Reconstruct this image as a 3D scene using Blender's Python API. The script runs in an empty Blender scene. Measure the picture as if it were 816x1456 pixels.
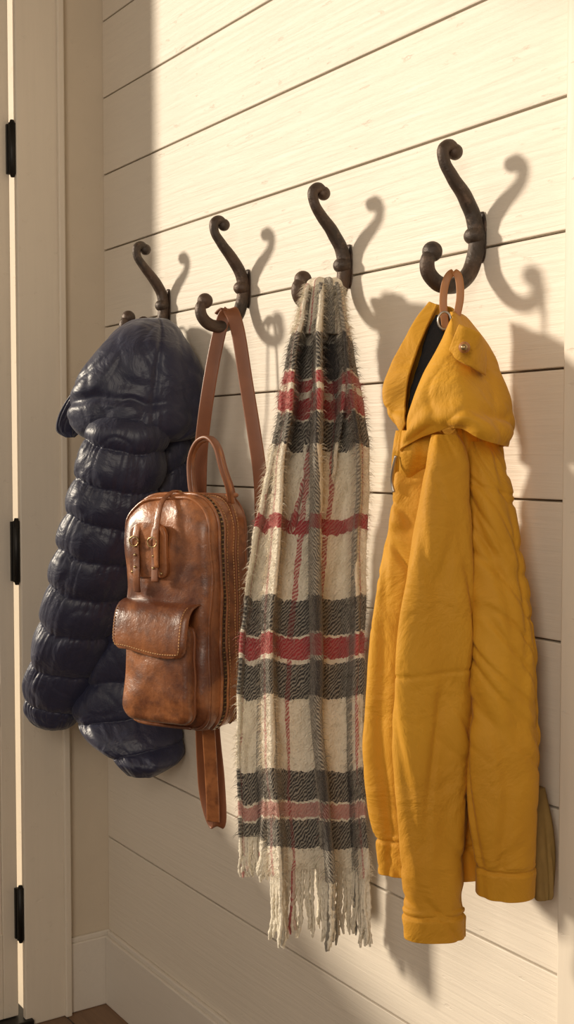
import bpy, math, random
from mathutils import Vector, Matrix, noise
random.seed(4)
sc = bpy.context.scene
pi = math.pi

# ------------------------------------------------------------------ camera
FPX = 1694.0
ANG = math.radians(33.5); PIT = math.atan(82/1694.0)
c_, s_ = math.cos(ANG), math.sin(ANG); cp, sp = math.cos(PIT), math.sin(PIT)
F = Vector((-c_*cp, s_*cp, -sp)); RV = Vector((s_, c_, 0)); UP = RV.cross(F)
FH = Vector((-c_, s_, 0))
CAM = Vector((2.592, -1.2, 1.32))
cd = bpy.data.cameras.new("camera"); cam = bpy.data.objects.new("camera", cd); sc.collection.objects.link(cam)
M = Matrix((RV, UP, -F)).transposed().to_4x4(); M.translation = CAM
cam.matrix_world = M
cd.sensor_fit = 'VERTICAL'; cd.sensor_height = 36; cd.lens = 36*FPX/1456; cd.clip_start = 0.02
sc.camera = cam

# survey helpers: measured outline point -> position on a real plane of the room
def ray(px, py): return F + RV*((px-408)/FPX) + UP*((728-py)/FPX)
def U(px, py, o):          # plane parallel to the shiplap wall, o metres off it
    r = ray(px, py); return CAM + r*((-o-CAM.y)/r.y)
def V(px, py, X):          # plane perpendicular to the shiplap wall at X
    r = ray(px, py); return CAM + r*((X-CAM.x)/r.x)

def cr(P, n):
    m = len(P); out = []
    for i in range(n):
        t = i/(n-1)*(m-1); k = min(int(t), m-2); f = t-k
        p0 = P[max(k-1, 0)]; p1 = P[k]; p2 = P[k+1]; p3 = P[min(k+2, m-1)]
        out.append(tuple(.5*((2*b)+(-a+c)*f+(2*a-5*b+4*c-d)*f*f+(-a+3*b-3*c+d)*f**3) for a, b, c, d in zip(p0, p1, p2, p3)))
    return out
def crv(P, n): return [Vector(p) for p in cr([tuple(q) for q in P], n)]

# ------------------------------------------------------------------ materials
class NT:
    def __init__(s, name):
        s.m = bpy.data.materials.new(name); s.m.use_nodes = True; s.t = s.m.node_tree
        s.b = s.t.nodes["Principled BSDF"]
    def n(s, typ, **kw):
        nd = s.t.nodes.new(typ)
        for k, v in kw.items():
            if k.startswith('i_'):
                key = k[2:]; key = int(key) if key.isdigit() else key
                s.put(nd.inputs[key], v)
            else: setattr(nd, k, v)
        return nd
    def put(s, inp, v):
        if isinstance(v, bpy.types.NodeSocket): s.t.links.new(v, inp)
        elif isinstance(v, bpy.types.Node): s.t.links.new(v.outputs[0], inp)
        else: inp.default_value = v
    def set(s, **kw):
        for k, v in kw.items(): s.put(s.b.inputs[k.replace('_', ' ')], v)
    def math(s, op, a, b=0.0, c=None):
        nd = s.n('ShaderNodeMath', operation=op); s.put(nd.inputs[0], a); s.put(nd.inputs[1], b)
        if c is not None: s.put(nd.inputs[2], c)
        return nd.outputs[0]
    def mix(s, fac, a, b, bt='MIX'):
        nd = s.n('ShaderNodeMix', data_type='RGBA', blend_type=bt)
        s.put(nd.inputs[0], fac); s.put(nd.inputs[6], a); s.put(nd.inputs[7], b); return nd.outputs[2]
    def coord(s, which='Object', scale=(1, 1, 1)):
        tc = s.n('ShaderNodeTexCoord'); mp = s.n('ShaderNodeMapping')
        s.put(mp.inputs[0], tc.outputs[which]); mp.inputs['Scale'].default_value = scale; return mp.outputs[0]
    def noise(s, vec, scale, detail=4, rough=.55, dist=0):
        nd = s.n('ShaderNodeTexNoise'); s.put(nd.inputs['Vector'], vec)
        nd.inputs['Scale'].default_value = scale; nd.inputs['Detail'].default_value = detail
        nd.inputs['Roughness'].default_value = rough; nd.inputs['Distortion'].default_value = dist
        return nd.outputs[0]
    def ramp(s, fac, stops, interp='LINEAR'):
        nd = s.n('ShaderNodeValToRGB'); cr_ = nd.color_ramp; cr_.interpolation = interp
        while len(cr_.elements) < len(stops): cr_.elements.new(0.5)
        for e, (p, c) in zip(cr_.elements, stops):
            e.position = p; e.color = (c, c, c, 1) if isinstance(c, (int, float)) else (*c, 1)
        s.put(nd.inputs[0], fac); return nd.outputs[0]
    def bump(s, h, strength=.3, dist=.01, prev=None):
        nd = s.n('ShaderNodeBump'); nd.inputs['Strength'].default_value = strength; nd.inputs['Distance'].default_value = dist
        s.put(nd.inputs['Height'], h)
        if prev is not None: s.put(nd.inputs['Normal'], prev)
        return nd.outputs[0]

def paint(name, col, grain=(1.2, 30, 30), rough=.42, bs=.25, spec=.35):
    n = NT(name); v = n.coord('Object', grain)
    g = n.noise(v, 4, 8, .6, .6); g2 = n.noise(n.coord('Object'), 2.2, 3)
    colr = n.mix(n.ramp(g2, [(.3, 0.0), (.7, 1.0)]), (*[x*.94 for x in col], 1), (*col, 1))
    colr = n.mix(n.ramp(g, [(.35, .10), (.6, 0.0)]), colr, (*[x*.72 for x in col], 1))
    bm = n.bump(g, bs, .004)
    dents = n.ramp(n.noise(n.coord('Object', (6, 14, 22)), 2.5, 5, .6), [(.30, 0.0), (.36, 1.0)])
    bm = n.bump(dents, .35, .002, bm)
    n.set(Base_Color=colr, Roughness=n.math('MULTIPLY_ADD', g, .25, rough-.1), Normal=bm, Specular_IOR_Level=spec)
    return n.m
M_WALL = paint("cream_shiplap_paint", (.785, .71, .605), bs=.34, rough=.46, spec=.32)
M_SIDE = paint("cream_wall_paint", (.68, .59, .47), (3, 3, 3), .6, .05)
M_TRIM = paint("trim_paint", (.76, .68, .57), (20, 20, 1.2), .45, .10)
M_BASE = paint("baseboard_paint", (.75, .69, .61), (1.2, 20, 20), .45, .10)

def simple(name, col, rough=.5, metal=0.0, **kw):
    n = NT(name); v = n.coord('Object'); g = n.noise(v, kw.get('ns', 30), 5)
    colr = n.mix(g, (*[x*.75 for x in col], 1), (*[min(1, x*1.2) for x in col], 1))
    n.set(Base_Color=colr, Roughness=rough, Metallic=metal, Normal=n.bump(g, kw.get('bs', .15), kw.get('bd', .002)))
    return n.m
M_DARK = simple("gap_shadow_board", (.20, .14, .09), .9)
M_HINGE = simple("black_hinge_metal", (.02, .018, .016), .45, .6)
M_ZIP = simple("antique_brass", (.42, .30, .15), .32, .9, ns=80)
M_STEEL = simple("zipper_steel", (.45, .42, .38), .35, .9, ns=80)
M_BLACKWOOL = simple("black_wool_lining", (.02, .02, .022), .95, 0, ns=300, bs=.8)
M_TAPE = simple("zipper_tape", (.06, .03, .016), .8)
M_OLIVE = simple("olive_lining_cloth", (.26, .16, .045), .8, 0, ns=60)
M_THREAD = simple("stitching_thread", (.58, .33, .15), .8, 0)

def iron():
    n = NT("rusty_cast_iron"); v = n.coord('Object'); g = n.noise(v, 55, 8, .65); g2 = n.noise(v, 14, 4)
    col = n.mix(n.ramp(g2, [(.4, 0.0), (.65, 1.0)]), (.055, .042, .034, 1), (.100, .060, .040, 1))
    col = n.mix(n.ramp(g, [(.55, 0.0), (.7, 1.0)]), col, (.16, .11, .08, 1))
    n.set(Base_Color=col, Metallic=.35, Roughness=n.math('MULTIPLY_ADD', g, .4, .25), Normal=n.bump(g, .7, .004)); return n.m
M_IRON = iron()

def cloth(name, col, dark, rough, weave=900, bs=.25, sheen=.2, crease=5.0, cs=.3, cdist=.01, spec=.5, coat=0.0):
    n = NT(name); v = n.coord('Object'); big = n.noise(v, 3.5, 3)
    colr = n.mix(n.ramp(big, [(.3, 0.0), (.7, 1.0)]), (*dark, 1), (*col, 1))
    w = n.noise(v, weave, 2)
    cz = n.noise(v, crease, 5, .55, .6)
    bm = n.bump(cz, cs, cdist); bm = n.bump(w, bs, .0006, bm)
    n.set(Base_Color=colr, Roughness=rough, Normal=bm, Sheen_Weight=sheen, Sheen_Roughness=.4, Specular_IOR_Level=spec, Coat_Weight=coat, Coat_Roughness=.3); return n.m
M_YEL = cloth("yellow_waxed_cotton", (.63, .318, .022), (.51, .238, .015), .68, 700, .4, .05, 12.0, .60, .018, .3)
M_NAVY = cloth("navy_quilted_nylon", (.028, .031, .068), (.019, .022, .048), .42, 1200, .08, .15, 16.0, .50, .014, .48)

def leather():
    n = NT("tan_leather"); v = n.coord('Object'); g = n.noise(v, 9, 6, .6, .5); g2 = n.noise(v, 45, 5, .6); g3 = n.noise(v, 400, 2)
    col = n.mix(n.ramp(g, [(.38, 0.0), (.64, 1.0)]), (.125, .038, .016, 1), (.41, .155, .056, 1))
    col = n.mix(n.ramp(g2, [(.50, 0.0), (.70, .65)]), col, (.09, .029, .014, 1))
    bm = n.bump(g2, .5, .004); bm = n.bump(g3, .25, .0008, bm)
    n.set(Base_Color=col, Roughness=n.math('MULTIPLY_ADD', g2, .35, .17), Normal=bm, Coat_Weight=.35, Coat_Roughness=.25); return n.m
M_LEA = leather()
M_STRAP = simple("dark_strap_leather", (.22, .078, .033), .42, 0, ns=25, bs=.3)
M_TAN = simple("orange_leather_tab", (.40, .165, .05), .5, 0, ns=25)

def bands(lst):
    st = [(0.0, 0.0)]
    for a, b, h in lst: st += [(a, h), (b, 0.0)]
    return st
def Vp(py): return (py-400)/860
def plaid():
    n = NT("plaid_wool"); uv = n.n('ShaderNodeUVMap'); 
    nz = n.n('ShaderNodeTexNoise'); n.put(nz.inputs['Vector'], uv.outputs[0]); nz.inputs['Scale'].default_value = 60
    ds = n.n('ShaderNodeVectorMath', operation='MULTIPLY_ADD'); n.put(ds.inputs[0], nz.outputs[1]); ds.inputs[1].default_value = (.018, .011, 0); n.put(ds.inputs[2], uv.outputs[0])
    sx = n.n('ShaderNodeSeparateXYZ'); n.put(sx.inputs[0], ds.outputs[0])
    u, v = sx.outputs[0], sx.outputs[1]
    rowd = n.ramp(v, bands([(Vp(487), Vp(537), 1.), (Vp(596), Vp(640), 1.), (Vp(853), Vp(903), 1.), (Vp(942), Vp(992), 1.), (Vp(1097), Vp(1140), 1.), (Vp(1168), Vp(1208), 1.)]), 'CONSTANT')
    rowr = n.ramp(v, bands([(Vp(540), Vp(556), 1.), (Vp(566), Vp(592), 1.), (Vp(736), Vp(757), 1.), (Vp(905), Vp(936), 1.), (Vp(1144), Vp(1164), .7)]), 'CONSTANT')
    cold = n.ramp(u, bands([(.13, .18, .75), (.45, .60, 1.), (.82, .88, .9)]), 'CONSTANT')
    colr = n.ramp(u, bands([(.03, .05, .8), (.30, .318, 1.), (.645, .665, 1.), (.93, .95, 1.)]), 'CONSTANT')
    tw = n.math('SINE', n.math('ADD', n.math('MULTIPLY', u, 420.), n.math('MULTIPLY', v, 900.)))
    tw = n.ramp(n.math('MULTIPLY_ADD', tw, .5, .5), [(.35, 0.0), (.6, 1.0)])
    fz = n.noise(n.coord('Object'), 130, 4, .7)
    both = n.math('MULTIPLY', rowd, cold); anyd = n.math('MAXIMUM', rowd, n.math('MULTIPLY', cold, .88))
    half = n.math('MULTIPLY', anyd, n.math('MULTIPLY_ADD', tw, .36, .66))
    d = n.math('MAXIMUM', n.math('MULTIPLY', both, 1.12), half)
    d = n.math('MULTIPLY', d, n.math('MULTIPLY_ADD', fz, .4, .82))
    d = n.math('MINIMUM', d, 1.0)
    cream = n.mix(n.noise(n.coord('Object'), 40, 4), (.88, .79, .63, 1), (.97, .91, .77, 1))
    col = n.mix(d, cream, (.020, .020, .026, 1))
    r = n.math('MAXIMUM', n.math('MULTIPLY', rowr, n.math('MULTIPLY_ADD', tw, .15, .85)), n.math('MULTIPLY', colr, n.math('MULTIPLY_ADD', tw, .5, .4)))
    red = n.mix(anyd, (.42, .018, .036, 1), (.15, .010, .022, 1))
    col = n.mix(r, col, red)
    bm = n.bump(fz, 1.0, .006); bm = n.bump(tw, .4, .0016, bm)
    n.set(Base_Color=col, Roughness=.95, Normal=bm, Sheen_Weight=.5, Sheen_Roughness=.6, Sheen_Tint=(1, .9, .75, 1)); return n.m
M_PLAID = plaid()

def glass():
    n = NT("window_glass"); t = n.n('ShaderNodeBsdfTransparent'); g = n.n('ShaderNodeBsdfGlossy'); g.inputs['Roughness'].default_value = .02
    mx = n.n('ShaderNodeMixShader'); mx.inputs[0].default_value = .05; n.put(mx.inputs[1], t); n.put(mx.inputs[2], g)
    n.t.links.new(mx.outputs[0], n.t.nodes['Material Output'].inputs[0]); return n.m
M_GLASS = glass()
def woodfloor():
    n = NT("oak_floor"); v = n.coord('Object', (1, 12, 1)); g = n.noise(v, 5, 6, .6, .8)
    col = n.mix(g, (.10, .05, .025, 1), (.30, .17, .09, 1))
    br = n.n('ShaderNodeTexBrick'); n.put(br.inputs['Vector'], n.coord('Object', (1, 1, 1)))
    br.inputs['Scale'].default_value = 1; br.inputs['Brick Width'].default_value = 1.2; br.inputs['Row Height'].default_value = .12; br.inputs['Mortar Size'].default_value = .002
    br.inputs['Color1'].default_value = (1, 1, 1, 1); br.inputs['Color2'].default_value = (.75, .75, .75, 1); br.inputs['Mortar'].default_value = (.1, .1, .1, 1)
    n.set(Base_Color=n.mix(1.0, col, br.outputs[0], 'MULTIPLY'), Roughness=.4, Normal=n.bump(g, .2, .002)); return n.m
M_FLOOR = woodfloor()
M_GROUND = simple("porch_stone", (.35, .31, .26), .9, 0, ns=8)

# ------------------------------------------------------------------ mesh helpers
def obj(name, verts, faces, mat, parent=None, uvs=None, smooth=True, mods=()):
    me = bpy.data.meshes.new(name); me.from_pydata([tuple(v) for v in verts], [], faces); me.update()
    if uvs is not None:
        ul = me.uv_layers.new(name="UVMap")
        for l in me.loops: ul.data[l.index].uv = uvs[l.vertex_index]
    if smooth: me.polygons.foreach_set('use_smooth', [True]*len(me.polygons))
    o = bpy.data.objects.new(name, me); sc.collection.objects.link(o)
    for m in (mat if isinstance(mat, (list, tuple)) else [mat]): me.materials.append(m)
    if parent is not None:
        o.parent = parent; o.matrix_parent_inverse = Matrix.Translation(-parent.location)
    for m in mods:
        md = o.modifiers.new(m[0], m[0])
        for k, v in m[1].items(): setattr(md, k, v)
    return o
def empty(name, loc):
    e = bpy.data.objects.new(name, None); e.location = loc; e.empty_display_size = .05; sc.collection.objects.link(e); return e
def box_data(x0, x1, y0, y1, z0, z1, vs, fs):
    b = len(vs)
    vs += [(x0, y0, z0), (x1, y0, z0), (x1, y1, z0), (x0, y1, z0), (x0, y0, z1), (x1, y0, z1), (x1, y1, z1), (x0, y1, z1)]
    fs += [tuple(b+i for i in f) for f in ((0, 3, 2, 1), (4, 5, 6, 7), (0, 1, 5, 4), (1, 2, 6, 5), (2, 3, 7, 6), (3, 0, 4, 7))]
def boxes(name, lst, mat, parent=None, bev=.002):
    vs, fs = [], []
    for b in lst: box_data(*b, vs, fs)
    return obj(name, vs, fs, mat, parent, smooth=False, mods=[('BEVEL', dict(width=bev, segments=2))] if bev else [])

def ringmesh(rings, closed=True, cap0=True, cap1=True):
    vs, fs = [], []; n = len(rings[0])
    for r in rings: vs += r
    for i in range(len(rings)-1):
        for j in range(n if closed else n-1):
            k = (j+1) % n
            fs.append((i*n+j, i*n+k, (i+1)*n+k, (i+1)*n+j))
    if closed and cap0: fs.append(tuple(range(n-1, -1, -1)))
    if closed and cap1: fs.append(tuple((len(rings)-1)*n+j for j in range(n)))
    return vs, fs

def sweep(name, pts, rad, mat, parent, wdir=Vector((1, 0, 0)), flat=None, nseg=12, n=None, uv=None, twist=0):
    if n: pts = crv(pts, n)
    m = len(pts); rings = []
    rr = [r[0] for r in cr([(x,) for x in rad], m)] if isinstance(rad, (list, tuple)) else [rad]*m
    for i, p in enumerate(pts):
        T = (pts[min(i+1, m-1)]-pts[max(i-1, 0)]).normalized()
        s = (wdir-T*wdir.dot(T))
        if s.length < 1e-4: s = Vector((0, 1, 0))-T*T.y
        s.normalize(); t = T.cross(s)
        ring = []
        for j in range(nseg):
            a = 2*pi*j/nseg+twist*i
            if flat:
                ca, sa = math.cos(a), math.sin(a)
                x = math.copysign(abs(ca)**.35, ca)*flat[0]; y = math.copysign(abs(sa)**.35, sa)*flat[1]
                ring.append(p+s*x*rr[i]+t*y*rr[i])
            else: ring.append(p+s*math.cos(a)*rr[i]+t*math.sin(a)*rr[i])
        rings.append(ring)
    vs, fs = ringmesh(rings)
    return obj(name, vs, fs, mat, parent, uvs=[uv]*len(vs) if uv else None)

def ball(name, c, r, mat, parent, sc3=(1, 1, 1), nu=18, nv=12):
    rings = []
    for i in range(1, nv):
        a = pi*i/nv
        rings.append([Vector(c)+Vector((math.cos(2*pi*j/nu)*math.sin(a)*r*sc3[0], math.sin(2*pi*j/nu)*math.sin(a)*r*sc3[1], math.cos(a)*r*sc3[2])) for j in range(nu)])
    vs, fs = ringmesh(rings); return obj(name, vs, fs, mat, parent)

def stitches(name, lines, parent, step=.0055, ln=.0034, w_=.0007):
    vs, fs = [], []
    for pts in lines:
        acc = 0; nxt = step
        for a, b in zip(pts[:-1], pts[1:]):
            d = (b-a).length
            while d > 0 and acc+d >= nxt:
                f = (nxt-acc)/d; c = a.lerp(b, f); t = (b-a).normalized(); up = Vector((.3, .2, .93)); sd_ = t.cross(up)
                if sd_.length < .1: sd_ = t.cross(Vector((1, 0, 0)))
                sd_.normalize(); nn = t.cross(sd_); b0 = len(vs)
                for q in range(8): vs.append(c+t*(ln/2)*(1 if q & 1 else -1)+sd_*w_*(1 if q & 2 else -1)+nn*w_*(1 if q & 4 else -1))
                fs.extend([tuple(b0+j for j in g) for g in ((0, 1, 3, 2), (4, 6, 7, 5), (0, 4, 5, 1), (2, 3, 7, 6), (0, 2, 6, 4), (1, 5, 7, 3))])
                nxt += step
            acc += d
    return obj(name, vs, fs, M_THREAD, parent, smooth=False)

# ------------------------------------------------------------------ room
joints = [28, 138, 248, 356, 465, 576, 684, 799, 935, 1071, 1187]
zs = sorted(U(150, y, 0).z for y in joints)
edges = [0.0]+zs+[zs[-1]+.185, 2.75]
H = 2.75
lst = []
for a, b in zip(edges[:-1], edges[1:]): lst.append((0, 3.3, -.0, .018, a+.0016, b-.0016))
w = boxes("wall_back", lst, M_WALL, None, .0018)
boxes("wall_back_sheathing", [(0, 3.3, .012, .06, 0, H)], M_DARK, w, 0)
OC0, OC1, OS = .107, .2225, .262    # casing, door stile offsets from the shiplap wall
YE = -1.75  # opening made wide so the sun reaches the right end of the wall
boxes("wall_left", [(-.12, 0, -OC1+.02, .06, 0, H), (-.12, 0, YE, -OC1+.0, 2.62, H), (-.12, 0, -3.2, YE, 0, H)], M_SIDE, None, 0)
boxes("floor", [(-.12, 3.3, -3.2, .06, -.05, 0)], M_FLOOR, None, 0)
boxes("ceiling", [(-.12, 3.3, -3.2, .06, H, H+.05)], M_SIDE, None, 0)
boxes("ground", [(-6, -.13, -6, 3, -.12, -.06)], M_GROUND, None, 0)
boxes("trim_1", [(0, .018, -OC1+.004, -OC0-.012, 0, 2.62), (0, .028, -OC0-.016, -OC0, 0, 2.66), (0, .018, YE-.11, -OC0, 2.62, 2.70), (0, .018, YE-.11, YE-.002, 0, 2.62)], M_TRIM, None, .003)
XR = U(801, 600, .02).x
boxes("trim_2", [(XR, XR+.13, -.022, 0, 0, H)], M_TRIM, None, .003)
ZB = .178
boxes("baseboard_back", [(.014, XR, -.016, 0, 0, ZB-.012), (.014, XR, -.010, 0, ZB-.013, ZB)], M_BASE, None, .003)
boxes("baseboard_left", [(0, .014, -OC0+.0, 0, 0, ZB-.012), (0, .009, -OC0, 0, ZB-.013, ZB)], M_BASE, None, .003)
# door; unseen glazing added to admit sun, lower panel to shade the wall
d = empty("door_1", (-.03, -.98, 0))
y0, y1 = YE+.005, -OC1-.004
ZP = .80
boxes("stiles_and_rails", [(-.03, -.006, -OS, y1, .02, 2.60), (-.03, -.006, y0, y0+.05, .02, 2.60), (-.03, -.006, y0+.05, -OS, 2.56, 2.60), (-.03, -.006, y0+.05, -OS, .02, .22), (-.03, -.006, y0+.05, -OS, ZP-.10, ZP)], M_TRIM, d, .002)
boxes("added_shade_panel", [(-.026, -.012, y0+.05, -OS, .21, ZP-.09)], M_TRIM, d, .002)  # added out of view to keep sun off the lower boards
boxes("added_glass_pane", [(-.021, -.015, y0+.05, -OS, ZP, 2.56)], M_GLASS, d, 0)  # glazing added so sunlight passes through the door
boxes("threshold", [(-.11, .03, y0, -OC1+.02, 0.0, .018)], M_HINGE, d, .002)
for k, (ya, yb) in enumerate(((170, 252), (737, 832), (1262, 1343))):
    za, zb = V(28, ya, .02).z, V(32, yb, .02).z
    yy = -OC1-.002
    boxes("hinge_leaf_%d" % (k+1), [(-.008, .0015, yy-.010, yy+.002, zb+.008, za-.008)], M_HINGE, d, .001)
    pts = [Vector((.008, yy, z)) for z in (zb, zb+.006, zb+.007, za-.007, za-.006, za)]
    sweep("hinge_knuckle_%d" % (k+1), pts, [.004, .006, .0085, .0085, .006, .004], M_HINGE, d, nseg=14)

# ------------------------------------------------------------------ hooks
HX = [1.294, .971, .648, .325]
P4 = [(641, 216), (633, 206), (624, 212), (626, 231), (638, 253), (655, 281), (667, 308), (671, 335), (669, 362), (660, 388), (642, 404), (620, 404), (604, 389), (600, 371), (608, 357)]
base = [V(a, b, HX[0]) for a, b in P4]
mxy = max(p.y for p in base); base = [Vector((p.x, p.y-(mxy+.013), p.z)) for p in base]
for i, X in enumerate(HX):
    dx = Vector((X-HX[0], 0, 0))
    e = empty("coat_hook", (X, 0, 1.60))
    pts = [p+dx for p in base]
    pts = crv(pts, 90)
    for q, p in enumerate(pts):
        p += Vector((noise.noise(p*40)*.0014, noise.noise(p*40+Vector((5, 0, 0)))*.0014, 0))
    sweep("s_arm", pts, [.0085, .0095, .009, .0085, .0095, .011, .0115, .012, .012, .012, .0118, .0115, .011, .0105, .010], M_IRON, e, nseg=16)
    ball("upper_curl_knob", base[0]+dx+Vector((0, -.001, .001)), .0115, M_IRON, e)
    ball("lower_curl_knob", base[-1]+dx, .0145, M_IRON, e)
    nb = base[7]+dx
    ball("boss", nb+Vector((0, -.004, 0)), .0165, M_IRON, e, (1, .9, .8))
    pl = []
    for t in range(13):
        z = -.036+.072*t/12; wd = .011*math.sqrt(max(0.05, 1-(z/.038)**4)); pl.append((z, wd))
    rings = [[Vector((X-.002+math.cos(2*pi*j/16)*wd, -.002-.002*math.sin(2*pi*j/16), nb.z+z)) for j in range(16)] for z, wd in pl]
    vs, fs = ringmesh(rings); obj("wall_plate", vs, fs, M_IRON, e)

# ------------------------------------------------------------------ garment helpers
def garment(name, secs, nr, nt, disp, mat, parent, hollow=0, uvf=None, sq=1.0):
    rows = cr(secs, nr); rings = []; uvs = []
    for i, (pl, pr, py, o, t) in enumerate(rows):
        c = U((pl+pr)/2, py, o); dep = (c-CAM).dot(F); w = max(.0015, abs(pr-pl)/2*dep/FPX); t = max(t, .0015)
        ring = []
        for j in range(nt):
            th = 2*pi*j/nt; ct, st = math.cos(th), math.sin(th)
            if sq != 1.0:
                ct2 = math.copysign(abs(ct)**sq, ct); st2 = math.copysign(abs(st)**sq, st)
            else: ct2, st2 = ct, st
            nx, ny = ct/w, st/t; L = math.hypot(nx, ny); nx /= L; ny /= L
            dd = disp(th, i/(nr-1), c.z, py)
            p = c+RV*(ct2*w+nx*dd)-FH*(st2*t+ny*dd)
            p.y = min(p.y, -.005-.002*(j % 2)); p.x = max(p.x, .03)
            ring.append(p); uvs.append(uvf(j/nt, py) if uvf else (j/nt, i/nr))
        rings.append(ring)
    if hollow:
        last = rings[-1]; cc = sum(last, Vector())/nt
        for k, (sc_, up) in enumerate(((.95, 0.0), (.9, .008), (.85, hollow))):
            rings.append([cc+(p-cc)*sc_+Vector((0, 0, up)) for p in last]); uvs += [(0, 0)]*nt
    vs, fs = ringmesh(rings)
    return obj(name, vs, fs, mat, parent, uvs=uvs)
def nz(x, y, z): return noise.noise(Vector((x, y, z)))

def loft(name, ribs, nu, nv, thick, mat, parent, disp=None):
    cols = [crv([U(*p) for p in rib], nv) for rib in ribs]
    grid = []
    for v in range(nv):
        row = crv([c[v] for c in cols], nu); grid.append(row)
    vs = []
    for v in range(nv):
        for u in range(nu):
            p = grid[v][u].copy()
            if disp:
                a = grid[v][min(u+1, nu-1)]-grid[v][max(u-1, 0)]; b = grid[min(v+1, nv-1)][u]-grid[max(v-1, 0)][u]
                nn = a.cross(b); nn.normalize(); p += nn*disp(u/(nu-1), v/(nv-1), p)
            p.y = min(p.y, -.004); vs.append(p)
    fs = [(v*nu+u, v*nu+u+1, (v+1)*nu+u+1, (v+1)*nu+u) for v in range(nv-1) for u in range(nu-1)]
    return obj(name, vs, fs, mat, parent, mods=[('SOLIDIFY', dict(thickness=thick, offset=0)), ('SUBSURF', dict(levels=1, render_levels=1))])

# ------------------------------------------------------------------ puffer jacket
pj = empty("puffer_jacket", (.33, -.1, 1.5))
def crease(x, wdt): return math.exp(-(x/wdt)**2)
def quilt(seams, A, sag, seed, cre=.0030):
    def f(th, s, z, py):
        ct, st = math.cos(th), math.sin(th)
        q = py+sag*ct-8*st+7*nz(ct*1.3, st*1.3, seed+z*3)
        k = 0
        while k < len(seams)-1 and q > seams[k+1]: k += 1
        a, b = seams[k], seams[min(k+1, len(seams)-1)]
        t = 0 if b == a else min(1, max(0, (q-a)/(b-a)))
        bl = math.sin(pi*t**1.15)**.5 if 0 < t < 1 else 0
        bl *= 1+.38*nz(ct*2.0+k*3.1, st*2.0, seed)
        P = Vector((ct*.08+seed, st*.08, z))
        g = -cre*(1-bl*.8)*crease(nz(ct*6+seed+k, st*6, z*3), .16)
        g -= cre*.55*crease(noise.noise(P*15+Vector((z*8, 0, 0))), .10)
        g += .004*noise.noise(P*9)+.0014*noise.noise(P*30)
        return A*(bl-.5)+g
    return f
garment("torso", [(205, 240, 590, .05, .03), (188, 268, 615, .055, .045), (178, 270, 690, .06, .05), (165, 266, 790, .065, .055), (145, 260, 890, .07, .055), (120, 257, 970, .075, .06), (105, 264, 1015, .08, .06), (126, 264, 1050, .08, .055), (163, 252, 1082, .08, .045), (185, 228, 1100, .08, .03)],
        260, 160, quilt([560, 615, 668, 722, 778, 835, 895, 955, 1010, 1058, 1110], .012, 14, 3), M_NAVY, pj)
garment("sleeve", [(150, 210, 585, .15, .03), (122, 236, 612, .155, .055), (110, 232, 660, .16, .060), (90, 220, 740, .17, .062), (68, 194, 830, .18, .064), (48, 162, 915, .19, .066), (35, 137, 975, .195, .060), (37, 122, 1008, .197, .050), (52, 104, 1028, .197, .034), (66, 90, 1036, .197, .014)],
        280, 180, quilt([575, 632, 686, 736, 786, 838, 892, 948, 1000, 1060], .0125, -10, 8), M_NAVY, pj)
def hoodd(th, s, z, py):
    ct, st = math.cos(th), math.sin(th); P = Vector((ct*.11, st*.09, z))
    seam = crease(th-(.95+.5*s+.1*math.sin(s*5)), .045)
    low = crease(py-(588-16*st+10*ct+10*nz(ct*2, st*2, 3)), 7)
    w1 = -.005*crease(noise.noise(P*11), .13)*(.3+s)-.003*crease(noise.noise(Vector((P.x*22, P.y*22, P.z*14))), .12)*s
    return .004-.005*seam-.006*low+w1+.014*noise.noise(P*8+Vector((4, 0, 0)))+.0015*noise.noise(P*28)
garment("hood", [(212, 226, 453, .06, .01), (188, 242, 457, .07, .035), (164, 260, 471, .085, .055), (141, 275, 498, .10, .072), (120, 286, 530, .105, .084), (104, 292, 560, .11, .090), (97, 293, 588, .115, .090), (104, 289, 608, .115, .080), (124, 274, 624, .115, .055), (160, 240, 630, .115, .02)],
        160, 200, hoodd, M_NAVY, pj)
garment("hood_brim", [(166, 182, 500, .13, .008), (138, 170, 520, .15, .022), (110, 152, 548, .18, .028), (91, 136, 574, .195, .028), (79, 122, 596, .20, .026), (78, 114, 613, .20, .020), (92, 106, 622, .20, .008)],
        80, 90, lambda th, s, z, py: .006*nz(math.cos(th)*1.5, math.sin(th)*1.5, z*16)-.004*crease(nz(math.cos(th)*2, math.sin(th)*2+4, z*12), .12), M_NAVY, pj)
sweep("hanging_loop", [V(232, 470, .325), V(206, 452, .325), V(196, 462, .325), V(215, 485, .33)], .003, M_TAPE, pj, n=16)

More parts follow.
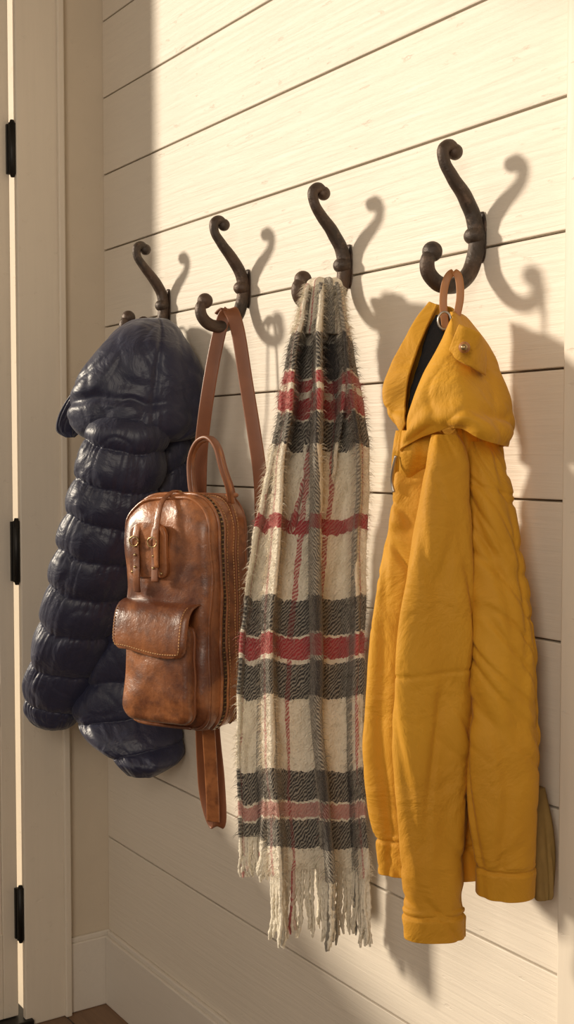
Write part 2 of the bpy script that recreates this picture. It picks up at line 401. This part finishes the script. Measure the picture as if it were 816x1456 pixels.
# ------------------------------------------------------------------ leather backpack
PS = math.radians(22); e1 = Vector((math.cos(PS), math.sin(PS), 0)); en = Vector((math.sin(PS), -math.cos(PS), 0))
BR = Vector((.703, -.018, 0)); W, T, Z0, Z1 = .208, .147, .816, 1.246
bp = empty("leather_backpack", (.62, -.1, 1.0))
def B(a, b, z): return BR+e1*a+en*b+Vector((0, 0, z))
def rrect(a0, a1, z0, z1, rb, rt, n=12, lean=0):
    pts = []
    for cx, cz, r, s0 in ((a1-rb, z0+rb, rb, -90), (a1-rt, z1-rt, rt, 0), (a0+rt, z1-rt, rt, 90), (a0+rb, z0+rb, rb, 180)):
        for k in range(n+1):
            an = math.radians(s0+90*k/n); pts.append((cx+r*math.cos(an), cz+r*math.sin(an)))
    m = len(pts); L = [0]
    for i in range(m): L.append(L[-1]+math.dist(pts[i], pts[(i+1) % m]))
    out = []; N = n*8
    for k in range(N):
        t = L[-1]*k/N; i = 0
        while L[i+1] < t: i += 1
        f = (t-L[i])/max(1e-9, L[i+1]-L[i]); p, q = pts[i], pts[(i+1) % m]
        out.append((p[0]+(q[0]-p[0])*f, p[1]+(q[1]-p[1])*f))
    return out
def wobv(p): return e1*noise.noise(p*9)+en*noise.noise(p*9+Vector((3, 1, 2)))*1.2+Vector((0, 0, noise.noise(p*9+Vector((7, 1, 2)))))
WB = .0075
def slab(name, out, b0, b1, r, mat, bulge=0.0, wob=0.0, caprings=10):
    cx = sum(p[0] for p in out)/len(out); cz = sum(p[1] for p in out)/len(out)
    ew = min(max(p[0] for p in out)-cx, max(p[1] for p in out)-cz)
    prof = [(k/caprings, b0-bulge*.3*(1-(k/caprings)**2), 'c') for k in range(1, caprings)]
    for k in range(8): an = pi/2*k/7; prof.append((r*(1-math.sin(an)), b0+r*(1-math.cos(an)), 'e'))
    nm = 12
    for k in range(1, nm): prof.append((0, b0+r+(b1-b0-2*r)*k/nm, 'e'))
    for k in range(8): an = pi/2*k/7; prof.append((r*(1-math.cos(an)), b1-r*(1-math.sin(an)), 'e'))
    prof += [(1-k/caprings, b1+bulge*(1-(1-k/caprings)**2), 'c') for k in range(1, caprings)]
    rings = []
    for v, b, ty in prof:
        ring = []
        for a, z in out:
            if ty == 'e': k = 1-v/ew
            else: k = v*(1-r/ew)
            aa = cx+(a-cx)*k; zz = cz+(z-cz)*k
            p = B(aa, b, zz)
            if wob: p += wobv(p)*wob+en*wob*.5*noise.noise(p*26)
            p.y = min(p.y, -.004)
            ring.append(p)
        rings.append(ring)
    vs, fs = ringmesh(rings); return obj(name, vs, fs, mat, bp)
main = rrect(-W, 0, Z0, Z1, .042, .064, 14)
slab("main_compartment", main, 0, T, .032, M_LEA, .010, WB)
def outl(off, bfun, i0=0, i1=None, step=1):
    P = []
    for i in range(i0, i1 if i1 else len(main)):
        a, z = main[i]; a0, z0 = main[i-1]; a2, z2 = main[(i+1) % len(main)]
        tx, tz = a2-a0, z2-z0; L = math.hypot(tx, tz) or 1
        p = B(a+tz/L*off, 0, z-tx/L*off)
        p2 = p+en*bfun
        p2 += wobv(p2)*WB+en*WB*.5*noise.noise(p2*26)
        P.append(p2)
    return P
NM = len(main); up0, up1 = int(NM*.02), int(NM*.80)
def zipper(tag, bc, hw):
    for k, b in enumerate((bc-hw, bc+hw)):
        sweep("%s_welt_%d" % (tag, k), outl(.001, b, up0, up1), .0034, M_LEA, bp, nseg=8)
    sweep(tag+"_tape", outl(.0005, bc, up0, up1), 1.0, M_TAPE, bp, wdir=en, flat=(hw-.002, .0015), nseg=8)
    tp = crv(outl(.002, bc, up0, up1), 230); vs, fs = [], []
    for i in range(0, len(tp)-1):
        if i % 2: continue
        t = (tp[i+1]-tp[i]).normalized()
        c = tp[i]; x = t*.0012; y = en*.0034; zz = t.cross(en)*.0014; b0 = len(vs)
        for q in range(8): vs.append(c+x*(1 if q & 1 else -1)+y*(1 if q & 2 else -1)+zz*(1 if q & 4 else -1))
        fs.extend([tuple(b0+j for j in f) for f in ((0, 1, 3, 2), (4, 6, 7, 5), (0, 4, 5, 1), (2, 3, 7, 6), (0, 2, 6, 4), (1, 5, 7, 3))])
    obj(tag+"_teeth", vs, fs, M_ZIP, bp, smooth=False)
zipper("main_zipper", .102, .008)
sweep("side_seam", outl(.0005, .058, up0, up1), .0024, M_STRAP, bp, nseg=8)
stitches("side_stitching", [outl(.0012, .086, up0, up1), outl(.0008, .065, up0, up1), outl(.0008, .051, up0, up1)], bp)
sweep("back_piping", outl(-.002, .026), .003, M_STRAP, bp, nseg=8)
sweep("front_piping", outl(-.0065, T-.016), .0034, M_LEA, bp, nseg=8)
# front pocket and flap
PA0, PA1 = -W+.022, -.020
slab("front_pocket", rrect(PA0+.004, PA1-.002, Z0+.018, Z0+.197, .026, .02, 10), T-.012, T+.030, .016, M_LEA, .010, .006)
slab("pocket_gusset_seam", rrect(PA0+.002, PA1, Z0+.016, Z0+.197, .028, .02, 10), T+.004, T+.009, .002, M_STRAP, 0, .006)
vs = []; nu = 34
prof = cr([(T+.002, Z0+.236), (T+.016, Z0+.235), (T+.032, Z0+.228), (T+.043, Z0+.212), (T+.048, Z0+.188), (T+.050, Z0+.165), (T+.048, Z0+.145)], 26)
for i, (b, z) in enumerate(prof):
    s = i/25
    ins = .018*max(0, (s-.82)/.18)**2.2
    for j in range(nu):
        u = j/(nu-1); a = PA0-.005+ins+(PA1-PA0+.010-2*ins)*u
        edge = max(0, abs(u-.5)*2-.86)/.14
        p = B(a, b-edge*edge*.010*(1 if i > 3 else .4), z+.004*math.sin(u*5+1)*s)
        p += Vector((noise.noise(p*14), noise.noise(p*14+Vector((2, 2, 2))), noise.noise(p*12)))*.0036
        vs.append(p)
fs = [(i*nu+j, i*nu+j+1, (i+1)*nu+j+1, (i+1)*nu+j) for i in range(25) for j in range(nu-1)]
fl = vs
obj("pocket_flap", vs, fs, M_LEA, bp, mods=[('SOLIDIFY', dict(thickness=.004, offset=0)), ('SUBSURF', dict(levels=1, render_levels=1))])
sl = [fl[i*nu+2]+en*.0030+Vector((-.0005, 0, 0)) for i in range(8, 24)]+[fl[23*nu+j]+en*.0030 for j in range(2, nu-2)]+[fl[i*nu+nu-3]+en*.0026+e1*.001 for i in range(23, 4, -1)]
stitches("flap_stitching", [sl], bp)
# upper patch, straps and buckles
slab("strap_patch", rrect(-W+.035, -W+.122, Z1-.150, Z1-.050, .012, .026, 8), T+.005, T+.0135, .002, M_LEA, 0, .002, 4)
for k, a in enumerate((-W+.054, -W+.098)):
    pts = [B(a, T+.011, Z1-.055), B(a, T+.018, Z1-.08), B(a+.002, T+.018, Z1-.12), B(a+.004, T+.021, Z1-.155), B(a+.003, T+.018, Z1-.178+.03*k)]
    sweep("closure_strap_%d" % k, pts, 1.0, M_STRAP if k else M_LEA, bp, wdir=e1, flat=(.0075, .002), n=24)
    ring = [B(a+.011*math.cos(q), T+.023, Z1-.085+.009*math.sin(q)) for q in [2*pi*j/20 for j in range(21)]]
    sweep("buckle_%d" % k, ring, .0015, M_ZIP, bp, wdir=en, nseg=8)
    for q, zz in enumerate((.11, .132)):
        ball("rivet_%d%d" % (k, q), B(a+.001, T+.021, Z1-zz), .0026, M_ZIP, bp)
for q, a in enumerate((.043, .112)): ball("patch_rivet_%d" % q, B(-W+a, T+.014, Z1-.142), .003, M_ZIP, bp)
zp = outl(.004, .102)[int(NM*.45)]
sweep("zipper_pull", [zp, zp+en*.02+Vector((0, 0, .002)), zp+en*.052+Vector((0, 0, -.018)), zp+en*.066+Vector((0, 0, -.06)), zp+en*.068+Vector((0, 0, -.095)), zp+en*.066+Vector((0, 0, -.135))], [.8, .8, 1, 1.1, 1, .8], M_LEA, bp, wdir=e1, flat=(.0055, .0020), n=24)
ball("zipper_slider", zp+en*.002, .007, M_ZIP, bp, (1, .8, .6))
hp = [(278, 712, .120), (273, 690, .122), (272, 655, .122), (281, 630, .12), (296, 622, .115), (309, 636, .11), (317, 665, .105), (326, 692, .095), (330, 712, .085)]
sweep("carry_handle", [U(*p) for p in hp], 1.0, M_STRAP, bp, wdir=en, flat=(.010, .0035), n=60)
sweep("handle_rolled_edge", [U(p[0]+1, p[1]+3, p[2]) for p in hp], .0045, M_LEA, bp, wdir=en, n=60, nseg=8)
for k, a in enumerate((hp[0], hp[-1])): ball("handle_anchor_%d" % k, U(a[0], a[1]-8, a[2]), .012, M_LEA, bp, (1, 1, .5))
s1 = [(284, 710, .075), (286, 640, .08), (294, 570, .08), (306, 500, .07), (317, 455, .06), (327, 443, .055)]
sweep("shoulder_strap_a", [U(*p) for p in s1], 1.0, M_STRAP, bp, wdir=Vector((.75, .66, 0)), flat=(.0135, .0022), n=60)
s2 = [(314, 448, .055), (327, 441, .055), (338, 470, .05), (350, 545, .042), (362, 620, .034), (370, 680, .027), (372, 740, .022)]
sweep("shoulder_strap_b", [U(*p) for p in s2], 1.0, M_STRAP, bp, wdir=Vector((.75, .66, 0)), flat=(.0135, .0022), n=60)
t1 = [(286, 1020, .09), (288, 1080, .07), (292, 1130, .06), (303, 1168, .055), (313, 1167, .05), (311, 1110, .05), (306, 1060, .055), (303, 1025, .06)]
sweep("lower_strap_loop", [U(*p) for p in t1], 1.0, M_STRAP, bp, wdir=Vector((.75, .66, 0)), flat=(.0125, .0022), n=70)
t2 = [(296, 1030, .10), (299, 1080, .085), (302, 1135, .075), (303, 1168, .07)]
sweep("lower_strap_tail", [U(*p) for p in t2], 1.0, M_LEA, bp, wdir=Vector((.75, .66, 0)), flat=(.013, .002), n=40)

# ------------------------------------------------------------------ plaid scarf
ps = empty("plaid_scarf", (.93, -.1, 1.5))
def sheet(name, secs, nu, nv, kf, ph, u0, u1, A, seed, thick=.006):
    rows = cr(secs, nv); vs = []; uvs = []
    for i, (pl, pr, py, o) in enumerate(rows):
        v = i/(nv-1); c = U((pl+pr)/2, py, o); dep = (c-CAM).dot(F); w = (pr-pl)/2*dep/FPX
        for j in range(nu):
            u = j/(nu-1); q = 2*pi*kf*u+ph+1.1*math.sin(2.0*v+seed)+.9*nz(u*2, v*1.6, seed)
            a = math.sin(q)+.30*math.sin(2.3*q+1.7+2*v)
            a = math.copysign(abs(a)**.8, a)
            amp = A*(.85+.6*nz(u*3, v*2.2, seed+9))*(1.1-.25*v)
            lat = (-1+2*u)*w+w*.27*math.cos(q)*math.sin(pi*u)
            dp = amp*a+.009*nz(u*7, v*9, seed)+.0038*nz(u*22, v*30, seed)
            p = c+RV*lat-FH*dp+RV*.004*nz(v*14, seed, u*3); p.y = min(p.y, -.006); vs.append(p)
            uvs.append((u0+(u1-u0)*u, Vp(py)+.008*math.sin(q)))
    fs = [(i*nu+j, i*nu+j+1, (i+1)*nu+j+1, (i+1)*nu+j) for i in range(nv-1) for j in range(nu-1)]
    obj(name, vs, fs, M_PLAID, ps, uvs=uvs, mods=[('SOLIDIFY', dict(thickness=thick, offset=0))])
    return vs, uvs, nu, nv
fr = sheet("front_fall", [(436, 484, 408, .085), (426, 492, 450, .09), (414, 502, 510, .095), (403, 516, 580, .10), (393, 522, 650, .10), (383, 520, 750, .10), (375, 519, 850, .10), (372, 516, 950, .10), (374, 514, 1050, .10), (380, 519, 1150, .10), (386, 523, 1243, .10)],
           220, 260, 2.3, .6, 0.0, 1.0, .036, 2.0)
bk = sheet("rear_fall", [(438, 480, 408, .07), (418, 486, 470, .085), (402, 490, 550, .10), (386, 480, 640, .105), (368, 470, 725, .11), (351, 455, 830, .115), (342, 440, 930, .12), (339, 430, 1050, .12), (341, 425, 1190, .12)],
           150, 220, 2.0, 2.0, -.02, .62, .018, 5.0)
garment("draped_top", [(450, 474, 395, .078, .008), (441, 481, 401, .08, .018), (437, 484, 420, .085, .022), (431, 488, 455, .088, .02), (426, 490, 475, .088, .012)], 60, 90,
        lambda th, s, z, py: .0055*math.sin(6*th+1)+.002*nz(math.cos(th)*3, math.sin(th)*3, z*30), M_PLAID, ps, uvf=lambda a, py: (.05+abs(a-.5)*1.6, Vp(py)))
def fringe(nm, data, count, Lpx, seed):
    vs0, uvs0, nu, nv = data; random.seed(seed); vsA, fsA, uvA = [], [], []
    for k in range(count):
        j = int((k+.5)/count*(nu-1)); p = vs0[(nv-1)*nu+j].copy(); uv = uvs0[(nv-1)*nu+j]
        uu = uv[0] if random.random() < .45 else .24
        L = Lpx*(.88+.22*random.random()); r = .0024+.0010*random.random()
        dx = random.uniform(-.006, .008); dy = random.uniform(-.006, .005); f1 = random.uniform(0, 6); n = 18
        P = []
        for i in range(n):
            t = i/(n-1)
            P.append(p+Vector((dx*t*t+.0024*math.sin(f1+t*8)*t, dy*t+.0024*math.cos(f1+t*7)*t, .006-L*t)))
        for i, q in enumerate(P):
            rr = r*(1.0+.26*math.sin(i*2.6))*(1 if i < n-1 else .5)
            for a in range(6):
                an = a*pi/3+i*.5; vsA.append(q+Vector((math.cos(an)*rr, math.sin(an)*rr, 0))); uvA.append((uu, .975))
        b = len(vsA)-n*6
        for i in range(n-1):
            for a in range(6): fsA.append((b+i*6+a, b+i*6+(a+1) % 6, b+(i+1)*6+(a+1) % 6, b+(i+1)*6+a))
    obj(nm, vsA, fsA, M_PLAID, ps, uvs=uvA)
fringe("front_fringe", fr, 92, .110, 1)
fringe("rear_fringe", bk, 56, .072, 2)
def fuzz(nm, data, count, seed):
    vs0, uvs0, nu, nv = data; random.seed(seed); V_, F_, UVs = [], [], []
    for k in range(count):
        i = random.randrange(1, nv-1); j = random.choice([0, 1, nu-2, nu-1]) if random.random() < .2 else random.randrange(1, nu-1)
        p = vs0[i*nu+j]; a = vs0[i*nu+min(j+1, nu-1)]-vs0[i*nu+max(j-1, 0)]; b = vs0[(i+1)*nu+j]-vs0[(i-1)*nu+j]
        nn = a.cross(b); nn.normalize(); nn *= random.choice((-1, 1))
        dr = (nn*.8+Vector((random.uniform(-1, 1), random.uniform(-1, 1), random.uniform(-1.2, .6)))*.8).normalized()
        L = random.uniform(.007, .018); sd = dr.cross(Vector((random.random(), random.random(), random.random()))).normalized()*.00042
        m1 = p+dr*L*.5; m2 = p+dr*L+Vector((0, 0, -L*.35)); bb = len(V_)
        V_ += [p-sd, p+sd, m1-sd*.8, m1+sd*.8, m2]; F_ += [(bb, bb+1, bb+3, bb+2), (bb+2, bb+3, bb+4)]; UVs += [uvs0[i*nu+j]]*5
    obj(nm, V_, F_, M_PLAID, ps, uvs=UVs)
fuzz("front_fuzz", fr, 34000, 3); fuzz("rear_fuzz", bk, 13000, 4)

# ------------------------------------------------------------------ yellow rain jacket
yj = empty("rain_jacket", (1.27, -.1, 1.4))
def yfold(seed, A, k=3, seams=(), hem=None, lo=.003, rx=.055):
    def f(th, s, z, py):
        ct, st = math.cos(th), math.sin(th)
        e = .5+.5*math.sin(pi*min(1, s))
        q = k*th+seed+1.4*nz(s*2.0, seed, ct*.6)+.7*math.sin(s*2.0+seed)
        fold = A*(.7*math.sin(q)+.3*math.sin(1.7*q+seed))*e
        P = Vector((ct*rx+seed, st*rx*.7, z+ct*rx*.9))
        m = min(1, max(0, noise.noise(Vector((seed, ct*.3, z*4)))*1.8+.5))
        wr = lo*2.9*noise.noise(Vector((P.x*12, P.y*10, P.z*3.2)))
        wr -= lo*1.2*crease(noise.noise(Vector((P.x*14, P.y*13, P.z*3.6)))-.12, .11)
        wr -= lo*.9*crease(noise.noise(Vector((P.x*9+5, P.y*9, P.z*20)))-.08, .13)*m
        wr += lo*.6*noise.noise(P*27)*(m+.3)
        g = 0
        for y, sl in seams: g -= .0022*crease(py-y-sl*ct, 2.6)
        if hem and py > hem: g += .002
        if hem: g -= .0028*crease(py-hem, 2.6)
        if hem and py > hem-8: wr *= .6
        return fold+wr+g
    return f
garment("torso", [(585, 690, 600, .11, .02), (566, 708, 632, .11, .035), (556, 716, 680, .108, .045), (544, 724, 760, .106, .048), (531, 732, 850, .105, .05), (523, 738, 950, .105, .05), (520, 740, 1050, .105, .05), (526, 736, 1130, .105, .048), (537, 730, 1190, .105, .045), (542, 722, 1238, .105, .042)],
        260, 220, yfold(.4, .010, 5, [], 1190, .0035, .11), M_YEL, yj, hollow=.04)
garment("front_sleeve", [(608, 650, 618, .155, .012), (598, 658, 650, .16, .026), (588, 663, 720, .165, .028), (575, 668, 820, .168, .029), (566, 670, 920, .17, .030), (562, 668, 1020, .17, .030), (563, 665, 1120, .17, .029), (568, 662, 1220, .17, .027), (571, 660, 1296, .17, .025), (571, 660, 1332, .17, .025)],
        300, 180, yfold(2.1, .006, 2, [(955, -6)], 1299, .0040), M_YEL, yj, hollow=.04)
garment("rear_sleeve", [(664, 700, 628, .088, .014), (658, 716, 660, .092, .026), (656, 733, 730, .094, .030), (658, 751, 820, .094, .032), (662, 763, 910, .093, .033), (665, 770, 1010, .092, .033), (667, 773, 1090, .092, .032), (671, 770, 1170, .092, .031), (676, 765, 1228, .092, .030), (677, 761, 1270, .092, .030)],
        290, 180, yfold(4.4, .006, 2, [(694, 10)], 1232, .0042), M_YEL, yj, hollow=.04)
garment("back_hem", [(735, 772, 1120, .04, .012), (742, 786, 1180, .038, .014), (752, 791, 1230, .036, .014), (760, 790, 1272, .036, .013), (768, 784, 1279, .036, .008)],
        60, 60, yfold(1.0, .003, 3), M_OLIVE, yj)
ribs = [
 [(622, 434, .085), (602, 474, .12), (586, 520, .14), (577, 565, .15), (577, 603, .16)],
 [(612, 430, .085), (578, 474, .13), (551, 536, .155), (551, 580, .165), (570, 620, .165)],
 [(620, 432, .075), (598, 480, .105), (583, 540, .12), (578, 590, .13), (590, 630, .13)],
 [(640, 436, .06), (650, 500, .05), (655, 560, .05), (655, 600, .055), (650, 630, .06)],
 [(652, 440, .06), (688, 480, .045), (716, 548, .045), (735, 606, .045), (728, 638, .05)],
 [(650, 440, .08), (672, 492, .10), (692, 560, .115), (706, 606, .12), (702, 630, .12)],
 [(648, 440, .09), (658, 492, .13), (664, 553, .155), (662, 592, .165), (652, 612, .16)],
 [(645, 440, .095), (644, 482, .14), (630, 540, .17), (612, 592, .185), (602, 624, .18)],
 [(642, 440, .095), (634, 478, .14), (612, 532, .17), (588, 588, .19), (566, 640, .195)],
 [(638, 442, .090), (627, 484, .13), (605, 536, .16), (584, 588, .18), (568, 634, .18)]]
def hd(u, v, p):
    k = noise.noise(Vector((p.x*9, p.y*9, p.z*8))); k2 = noise.noise(Vector((p.x*14+4, p.y*14, p.z*16)))
    return .014*noise.noise(p*9)*(.4+.6*v)-.006*crease(k, .12)-.004*crease(k2, .10)*v+.002*noise.noise(p*30)
loft("hood", ribs, 130, 70, .004, M_YEL, yj, hd)
garment("wool_lining", [(620, 642, 448, .080, .008), (606, 648, 476, .085, .012), (596, 650, 515, .095, .014), (584, 640, 555, .105, .012), (580, 620, 600, .12, .008)], 40, 40,
        lambda th, s, z, py: .003*nz(math.cos(th)*5, math.sin(th)*5, z*50), M_BLACKWOOL, yj)
garment("collar", [(566, 640, 612, .15, .012), (561, 650, 640, .155, .018), (559, 640, 668, .15, .018), (562, 610, 695, .145, .008)], 50, 110,
        lambda th, s, z, py: .003*math.sin(4*th)+.003*nz(math.cos(th)*3, math.sin(th)*3, z*20), M_YEL, yj)
tb = [U(646, 480, .165), U(658, 488, .16), U(674, 498, .145), U(686, 510, .12), U(690, 522, .10)]
sweep("hood_tab", tb, [1, 1.1, 1.1, 1, .6], M_YEL, yj, wdir=Vector((.2, -.2, 1)), flat=(.020, .0022), n=24)
ball("hood_snap", U(660, 494, .172), .0075, M_TAN, yj, (1, 1, 1)); ball("hood_snap_cap", U(660, 494, .177), .0045, M_ZIP, yj)
lp = [(634, 470, .09), (630, 430, .095), (634, 400, .09), (643, 388, .085), (652, 394, .08), (654, 425, .08), (646, 462, .085)]
sweep("hanging_loop", [U(*p) for p in lp], 1.0, M_TAN, yj, wdir=Vector((.75, .66, 0)), flat=(.0055, .0018), n=40)
ring = [U(632, 456, .11)+RV*.009*math.cos(q)+Vector((0, 0, .012*math.sin(q))) for q in [2*pi*j/20 for j in range(21)]]
sweep("loop_ring", ring, .0016, M_STEEL, yj, wdir=FH, nseg=8)
zt = crv([U(563, 648, .19), U(559, 665, .19), U(557, 685, .187), U(560, 700, .185)], 16)
sweep("zipper", zt, 1.0, M_STEEL, yj, wdir=RV, flat=(.002, .0012), nseg=8)

# ------------------------------------------------------------------ light
sd = bpy.data.lights.new("sun", 'SUN'); so = bpy.data.objects.new("sun", sd); sc.collection.objects.link(so)
sd.energy = 4.3; sd.angle = math.radians(6.0); sd.color = (1.0, .87, .69)
so.rotation_mode = 'QUATERNION'; so.rotation_quaternion = Vector((1.05, 1.0, -.40)).to_track_quat('-Z', 'Y'); so.location = (-1, -1, 3)
def area(nm, loc, dr, en_, sx, sy, col):
    ad = bpy.data.lights.new(nm, 'AREA'); ao = bpy.data.objects.new(nm, ad); sc.collection.objects.link(ao)
    ad.shape = 'RECTANGLE'; ad.size = sx; ad.size_y = sy; ad.energy = en_; ad.color = col
    ao.location = loc; ao.rotation_mode = 'QUATERNION'; ao.rotation_quaternion = Vector(dr).to_track_quat('-Z', 'Y')
area("room_fill_light", (.9, -3.0, 1.9), (-.1, 1, -.15), 4, 1.2, 1.4, (1.0, .89, .75))  # added soft fill facing the shiplap wall, not a real window
area("camera_side_fill", (3.1, -2.3, 2.0), (-2.2, 2.1, -.8), 28, 0.9, 1.3, (1.0, .88, .73))  # unseen fill added to brighten the camera-facing sides of the clothes
wd = bpy.data.worlds.new("world"); sc.world = wd; wd.use_nodes = True
bg = wd.node_tree.nodes['Background']; bg.inputs[0].default_value = (1.0, .88, .74, 1); bg.inputs[1].default_value = .24
sc.view_settings.view_transform = 'Standard'
